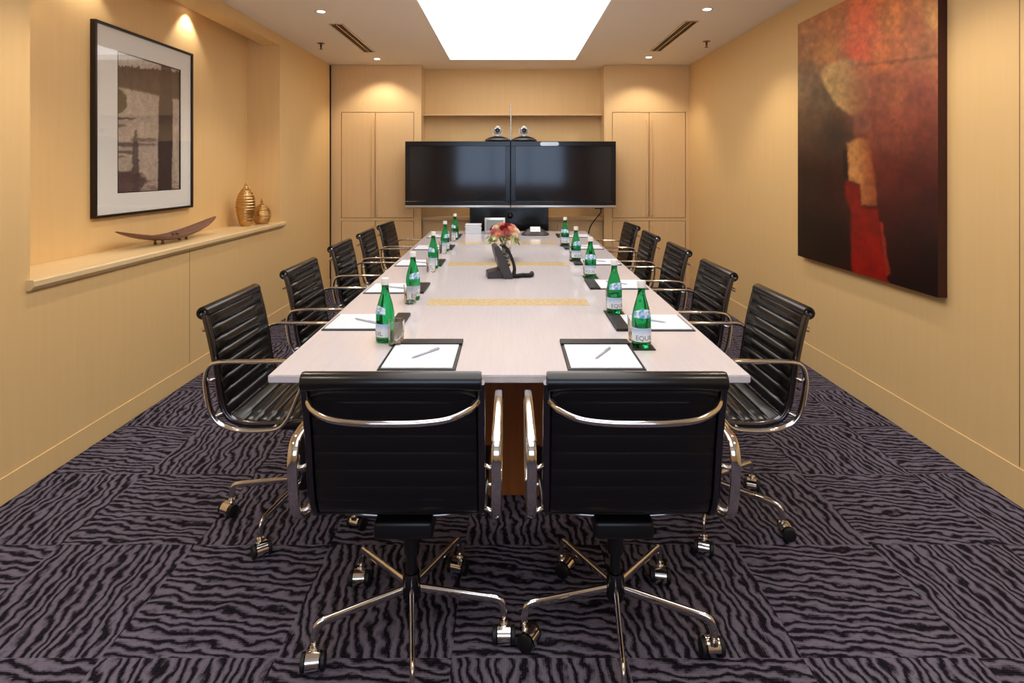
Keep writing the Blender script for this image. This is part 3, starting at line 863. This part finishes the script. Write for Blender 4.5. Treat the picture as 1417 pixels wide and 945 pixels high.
b = new(); box(b, -.052, .052, -.105, -.035, -.002, .006, .003, 1); kp = obj('keypad', b, 'silver', t); kp.rotation_euler = (math.radians(45), 0, 0); kp.location = (0, -.018, .108)
b = new()
for i in range(4):
    for j in range(3): box(b, -.044+i*.023, -.028+i*.023, -.10+j*.021, -.086+j*.021, .0055, .010, .001, 1)
kk = obj('keys', b, 'cap', t); kk.rotation_euler = kp.rotation_euler; kk.location = kp.location

# ---------------------------------------------------------------- ornaments on the ledge
def vase(h, prof, loc, label):
    t = thing('gold_vase', label, 'vase', loc, group='ribbed gold vases')
    b = new(); pts = []
    base = catmull([(r, 0, z) for r, z in prof], 14)
    for i, p in enumerate(base):
        u = p.z/h
        rib = .006*abs(math.sin(u*PI*15)) if .12 < u < .93 else 0
        pts.append((max(p.x-rib, .004), p.z))
    lathe(b, [(0, 0)]+pts+[(0, h)], 40); obj('body', b, 'gold', t, smooth=True, auto=75)
    b = new(); tube(b, (0, 0, h-.004), (.002, 0, h+.02), .004, 8); obj('stopper', b, 'gold', t, smooth=True)
vase(.36, [(.038, 0), (.062, .05), (.082, .14), (.084, .19), (.070, .26), (.040, .315), (.016, .34), (.012, .36)], (-2.30, 5.06, LZ), 'tall ribbed gold vase on the ledge, the taller of two')
vase(.21, [(.045, 0), (.074, .035), (.084, .08), (.074, .125), (.045, .16), (.016, .182), (.011, .21)], (-2.252, 5.27, LZ), 'short round ribbed gold vase on the ledge, the shorter of two')
t = thing('boat_dish', 'long curved dark wooden dish shaped like a boat on small feet on the ledge', 'dish', (-2.31, 3.98, LZ), math.radians(-1))
b = new(); n = 40; rows_o = []; rows_i = []
for i in range(n+1):
    u = i/n*2-1; y = .56*u
    z = .028+.078*abs(u)**1.8; w = .078*(1-abs(u)**2.4)**.8+.005; d = .030*(1-abs(u)**2)+.005
    rows_o.append([b.verts.new((w*math.cos(a), y, z+.022-d*math.sin(a))) for a in [PI*k/8 for k in range(9)]])
    rows_i.append([b.verts.new((w*.86*math.cos(a), y, z+.023-d*.72*math.sin(a)*.8)) for a in [PI*k/8 for k in range(9)]])
for R_ in (rows_o, rows_i):
    for r1, r2 in zip(R_, R_[1:]):
        for k in range(8): b.faces.new((r1[k], r1[k+1], r2[k+1], r2[k]))
for r1, r2, s1, s2 in zip(rows_o, rows_o[1:], rows_i, rows_i[1:]):
    b.faces.new((r1[0], r2[0], s2[0], s1[0])); b.faces.new((r1[8], r2[8], s2[8], s1[8]))
for e in (0, -1):
    for k in range(8): b.faces.new((rows_o[e][k], rows_o[e][k+1], rows_i[e][k+1], rows_i[e][k]))
obj('hull', b, 'bowl', t, smooth=True, auto=70)
for x, y in ((0.025, -.15), (-.025, -.15), (.025, .12), (-.025, .12)):
    b = new(); lathe(b, [(0, 0), (.010, 0), (.007, .02), (.011, .036), (0, .036)], 12, c=(x, y, 0)); obj('foot', b, 'brown', t, smooth=True, auto=40)
for k, (x, y) in enumerate(((.0, .01), (.012, .04), (-.01, .065))):
    b = new(); bmesh.ops.create_icosphere(b, subdivisions=2, radius=.013)
    o = obj('pebble', b, 'bowl', None, (-2.31+x, 3.98+y, LZ+.052), smooth=True); tag(o, 'small dark pebble lying in the boat-shaped dish', 'pebble', 'pebbles in the boat dish')

# ---------------------------------------------------------------- pictures
def sd_poly(x, y, poly):
    """signed distance-ish: negative inside"""
    inside = False; d = 1e9; n = len(poly)
    for i in range(n):
        x1, y1 = poly[i]; x2, y2 = poly[(i+1) % n]
        if (y1 > y) != (y2 > y) and x < (x2-x1)*(y-y1)/(y2-y1)+x1: inside = not inside
        dx, dy = x2-x1, y2-y1; tt = max(0, min(1, ((x-x1)*dx+(y-y1)*dy)/(dx*dx+dy*dy+1e-9)))
        d = min(d, math.hypot(x-x1-tt*dx, y-y1-tt*dy))
    return -d if inside else d
def hsh(i, j): return random.Random(i*7919+j*104729).random()
_hc = {}
def vnoise(x, y):
    i, j = math.floor(x), math.floor(y); fx, fy = x-i, y-j; fx = fx*fx*(3-2*fx); fy = fy*fy*(3-2*fy)
    def h(a, b):
        k = (a, b)
        if k not in _hc: _hc[k] = hsh(a, b)
        return _hc[k]
    return (h(i, j)*(1-fx)+h(i+1, j)*fx)*(1-fy)+(h(i, j+1)*(1-fx)+h(i+1, j+1)*fx)*fy
def fbm(x, y): return (vnoise(x, y)+.5*vnoise(2*x+9, 2*y+4)+.25*vnoise(4*x+2, 4*y+7))/1.75
def painted(name, nu, nv, pos, colour, material, parent):
    b = new(); lay = b.loops.layers.float_color.new('Col')
    V = [[b.verts.new(pos(i/nu, j/nv)) for i in range(nu+1)] for j in range(nv+1)]
    C = [[(*lin([max(0, min(255, c)) for c in colour(i/nu, j/nv)]), 1) for i in range(nu+1)] for j in range(nv+1)]
    for j in range(nv):
        for i in range(nu):
            f = b.faces.new((V[j][i], V[j][i+1], V[j+1][i+1], V[j+1][i]))
            for l, (jj, ii) in zip(f.loops, ((j, i), (j, i+1), (j+1, i+1), (j+1, i))): l[lay] = C[jj][ii]
    return obj(name, b, material, parent)
def idw(x, y, pts, p=3.0):
    w = 0; c = [0, 0, 0]
    for px, py, rgb in pts:
        k = 1/(((x-px)**2+(y-py)**2)**(p/2)+50); w += k
        for q in range(3): c[q] += k*rgb[q]
    return [v/w for v in c]
def mixc(a, b, t): return [a[k]+(b[k]-a[k])*t for k in range(3)]
def sst(e0, e1, x):
    t = max(0, min(1, (x-e0)/(e1-e0))); return t*t*(3-2*t)

# right: large abstract canvas.  u: 0 far .. 1 near, v: 0 bottom .. 1 top; composition laid out on a 430 x 940 sheet
AX, AY0, AY1, AZ0, AZ1 = 2.104, 2.861, 4.255, .788, 2.48
bgp = [(20, 100, (138, 92, 74)), (20, 250, (96, 74, 66)), (20, 400, (66, 46, 40)), (30, 560, (42, 24, 20)), (30, 740, (24, 12, 10)), (30, 900, (18, 9, 8)),
       (110, 60, (150, 92, 66)), (95, 160, (148, 96, 62)), (80, 300, (78, 60, 54)), (110, 420, (48, 34, 32)), (110, 560, (46, 20, 16)), (110, 760, (24, 10, 9)), (120, 900, (22, 8, 8)),
       (200, 60, (186, 84, 60)), (190, 160, (182, 76, 54)), (290, 60, (172, 100, 58)), (260, 170, (170, 92, 52)), (370, 80, (150, 84, 58)), (420, 60, (170, 118, 80)), (415, 150, (128, 76, 54)),
       (220, 290, (118, 62, 56)), (300, 280, (124, 66, 50)), (380, 300, (100, 48, 44)), (330, 400, (112, 52, 46)), (240, 420, (112, 54, 48)), (400, 440, (92, 40, 38)),
       (270, 540, (92, 32, 28)), (350, 560, (74, 24, 24)), (410, 640, (52, 16, 18)), (270, 680, (56, 14, 14)), (340, 760, (38, 10, 12)), (420, 820, (26, 7, 9)), (300, 900, (24, 7, 9)), (200, 900, (60, 6, 6)), (380, 930, (22, 6, 8))]
def art(u, v):
    D = AY1-(AY1-AY0)*u; z = AZ0+(AZ1-AZ0)*v          # proportions taken from the oblique view of the canvas
    x = (CX+F*AX/D-960)/.4446-325; y = (CY-(z-HC)*F/D)/.4444
    nx = fbm(x/20, y/20)-.5; x2 = x+nx*9; y2 = y+(fbm(x/16+40, y/16)-.5)*9
    c = idw(x2, y2, bgp); c = [c[0], c[1]*1.03, c[2]*.84]
    c = [k*(1.10+.25*sst(560, 250, y)) for k in c]
    c = mixc(c, [k*.62 for k in c], .8*sst(10, 0, abs(y2-(205-.12*(x-180))))*(1 if x > 170 else 0)*.7)
    d = sd_poly(x2, y2, [(66, 215), (110, 192), (150, 180), (216, 190), (226, 300), (200, 355), (160, 360), (118, 328), (84, 275)])
    c = mixc(c, mixc((204, 164, 100), (178, 122, 76), sst(110, 215, x)), sst(6, -8, d)*.92*(1-.55*sst(150, 210, x)))
    d = sd_poly(x2, y2, [(168, 345), (225, 350), (230, 410), (172, 420)]); c = mixc(c, (150, 92, 76), sst(12, -14, d)*.5)
    d = sd_poly(x2, y2, [(150, 445), (192, 428), (222, 440), (238, 540), (246, 640), (196, 640), (192, 575), (156, 565)]); c = mixc(c, mixc((196, 136, 76), (150, 78, 42), sst(165, 240, x)), sst(6, -8, d)*.95)
    d = sd_poly(x2, y2, [(145, 560), (190, 580), (198, 645), (250, 650), (262, 760), (285, 900), (190, 890), (166, 860), (164, 660), (148, 620)]); c = mixc(c, mixc((130, 22, 9), (146, 14, 6), sst(600, 860, y)), sst(6, -7, d)*.97)
    d = sd_poly(x2, y2, [(253, 690), (262, 690), (288, 850), (276, 862)]); c = mixc(c, (206, 60, 36), sst(4, -4, d)*.6)
    d = sd_poly(x2, y2, [(140, 470), (150, 470), (152, 560), (142, 556)]); c = mixc(c, (24, 12, 10), sst(5, -3, d)*.8)
    g = .86+.34*fbm(x/14, y/14)
    return [k*g for k in c]
t = thing('abstract_painting', 'large dark red and brown abstract painting on the right wall', 'painting', (2.127, (AY0+AY1)/2, AZ0))
ym = (AY0+AY1)/2
painted('painted_front', 180, 220, lambda u, v: (AX-2.127-.0005, AY1-(AY1-AY0)*u-ym, (AZ1-AZ0)*v), art, 'oil', t)
b = new(); box(b, AX-2.127, .0225, AY0-ym, AY1-ym, 0, AZ1-AZ0)
m = mat('canvas_edge', (58, 18, 12), .5); M['canvas_edge'] = m
obj('canvas_sides', b, 'canvas_edge', t)

# left: framed lake print, laid out on a 275 x 590 sheet
PY0, PY1, PZ0, PZ1 = 3.39, 4.437, 1.13, 2.297
def lake(u, v):
    D = 3.60+.69*u; z = PZ0+.14+.882*v
    x = (CX-F*2.438/D-110)/.328-150; y = (CY-(z-HC)*F/D-10)/.328-187
    n = fbm(x/16, y/16)
    c = mixc((188, 172, 154), (210, 192, 176), n)
    if y < 70: c = mixc((226, 220, 206), c, sst(30, 70, y)*.6)
    # far shore of trees
    top = 42+22*fbm(x/9, 3.1)+8*vnoise(x/3, 1.2)+.10*x; low = 142+.20*x+8*fbm(x/14, 8)
    tr = mixc((112, 92, 74), (78, 62, 50), fbm(x/5, y/40)); 
    if y > top: c = mixc(c, tr, sst(low+8, low-4, y)*.92)
    d = sd_poly(x+(n-.5)*14, y, [(0, 150), (30, 165), (50, 200), (46, 240), (20, 262), (0, 262)]); c = mixc(c, (88, 78, 56), sst(3, -4, d)*.9)
    for (x0, x1, yc, h, s) in ((0, 100, 283, 6, .8), (0, 60, 312, 6, .7), (60, 190, 372, 10, .7), (0, 110, 392, 12, .75), (0, 90, 425, 9, .7), (70, 190, 392, 6, .5), (0, 60, 445, 6, .5)):
        f = sst(x1, x1-30, x)*sst(x0-1, x0+20, x) if x0 else sst(x1, x1-30, x)
        c = mixc(c, (92, 76, 70), s*f*sst(h, h*.4, abs(y-yc+(n-.5)*10)))
    # young spruce
    if y > 330:
        w = 4+(y-330)*.10 if y < 430 else 14+2*math.sin(y/6)
        c = mixc(c, (96, 78, 74), .85*sst(w+3, w-3, abs(x-86+(vnoise(y/6, 2)-.5)*6)))
    # undergrowth at the foot
    d = sd_poly(x, y+(n-.5)*34, [(0, 510), (60, 500), (130, 520), (140, 560), (60, 600), (0, 600)]); c = mixc(c, (84, 62, 60), sst(6, -12, d)*.85)
    if y > 540: c = mixc(c, (118, 88, 90), .6*sst(.35, .7, fbm(x/20, y/5)))
    # big trunk
    xc = 216-.012*(y-60)*1.0; w = 19+9*sst(60, 250, y)+3*vnoise(y/12, 5)
    if y > 52: c = mixc(c, mixc((92, 72, 62), (62, 46, 46), sst(100, 400, y)), .95*sst(w+3, w-3, abs(x-xc)))
    g = .90+.2*fbm(x/6, y/6)
    return [k*g for k in c]
t = thing('framed_lake_print', 'framed sepia picture of a lake with a dark tree trunk in the left niche', 'picture', (NX, (PY0+PY1)/2, PZ0))
ym = (PY0+PY1)/2; hw = (PY1-PY0)/2; hh = PZ1-PZ0; fw = .016
b = new()
for y0, y1, z0, z1 in ((-hw, hw, 0, fw), (-hw, hw, hh-fw, hh), (-hw, -hw+fw, fw, hh-fw), (hw-fw, hw, fw, hh-fw)): box(b, .0005, .035, y0, y1, z0, z1, .002, 1)
obj('frame', b, 'frame', t)
iy0 = 3.60-ym; iy1 = 4.29-ym; iz0 = .14; iz1 = 1.022
# window of the mat: measured from the photograph
b = new()
for y0, y1, z0, z1 in ((-hw+fw, hw-fw, fw, iz0), (-hw+fw, hw-fw, iz1, hh-fw), (-hw+fw, iy0, iz0, iz1), (iy1, hw-fw, iz0, iz1)): box(b, .010, .020, y0, y1, z0, z1)
obj('mat_board', b, 'mat_board', t)
b = new(); e = .006
for y0, y1, z0, z1 in ((iy0, iy1, iz0, iz0+e), (iy0, iy1, iz1-e, iz1), (iy0, iy0+e, iz0+e, iz1-e), (iy1-e, iy1, iz0+e, iz1-e)): box(b, .010, .0205, y0, y1, z0, z1)
obj('inner_fillet', b, 'frame', t)
painted('print', 110, 150, lambda u, v: (.012, iy0+(iy1-iy0)*u, iz0+(iz1-iz0)*v), lake, 'print', t)
b = new(); box(b, .027, .029, -hw+fw, hw-fw, fw, hh-fw); obj('glazing', b, 'glazing', t)

# ---------------------------------------------------------------- light from outside, camera, view
w = bpy.data.worlds.new('World'); bpy.context.scene.world = w; w.use_nodes = True
bg = w.node_tree.nodes['Background']; bg.inputs['Color'].default_value = (.55, .72, 1.0, 1); bg.inputs['Strength'].default_value = 5.0
l = bpy.data.lights.new('window_portal', 'AREA'); l.shape = 'RECTANGLE'; l.size = WX1-WX0; l.size_y = WZ1-WZ0; l.cycles.is_portal = True
o = bpy.data.objects.new('window_portal', l); COL.objects.link(o); o.location = (0, YF-.21, (WZ0+WZ1)/2); o.rotation_euler = (math.radians(90), 0, 0)

cam = bpy.data.cameras.new('Camera'); co = bpy.data.objects.new('Camera', cam); COL.objects.link(co)
co.location = (0, 0, HC); co.rotation_euler = (math.radians(90), 0, 0)
cam.sensor_width = 36; cam.lens = F/1417*36
cam.shift_x = (708.5-CX)/1417; cam.shift_y = -(472.5-CY)/1417
cam.clip_start = .02
sc = bpy.context.scene; sc.camera = co
sc.view_settings.view_transform = 'Standard'; sc.view_settings.look = 'None'
sc.view_settings.exposure = 0.0; sc.view_settings.gamma = 1; sc.view_settings.use_curve_mapping = False
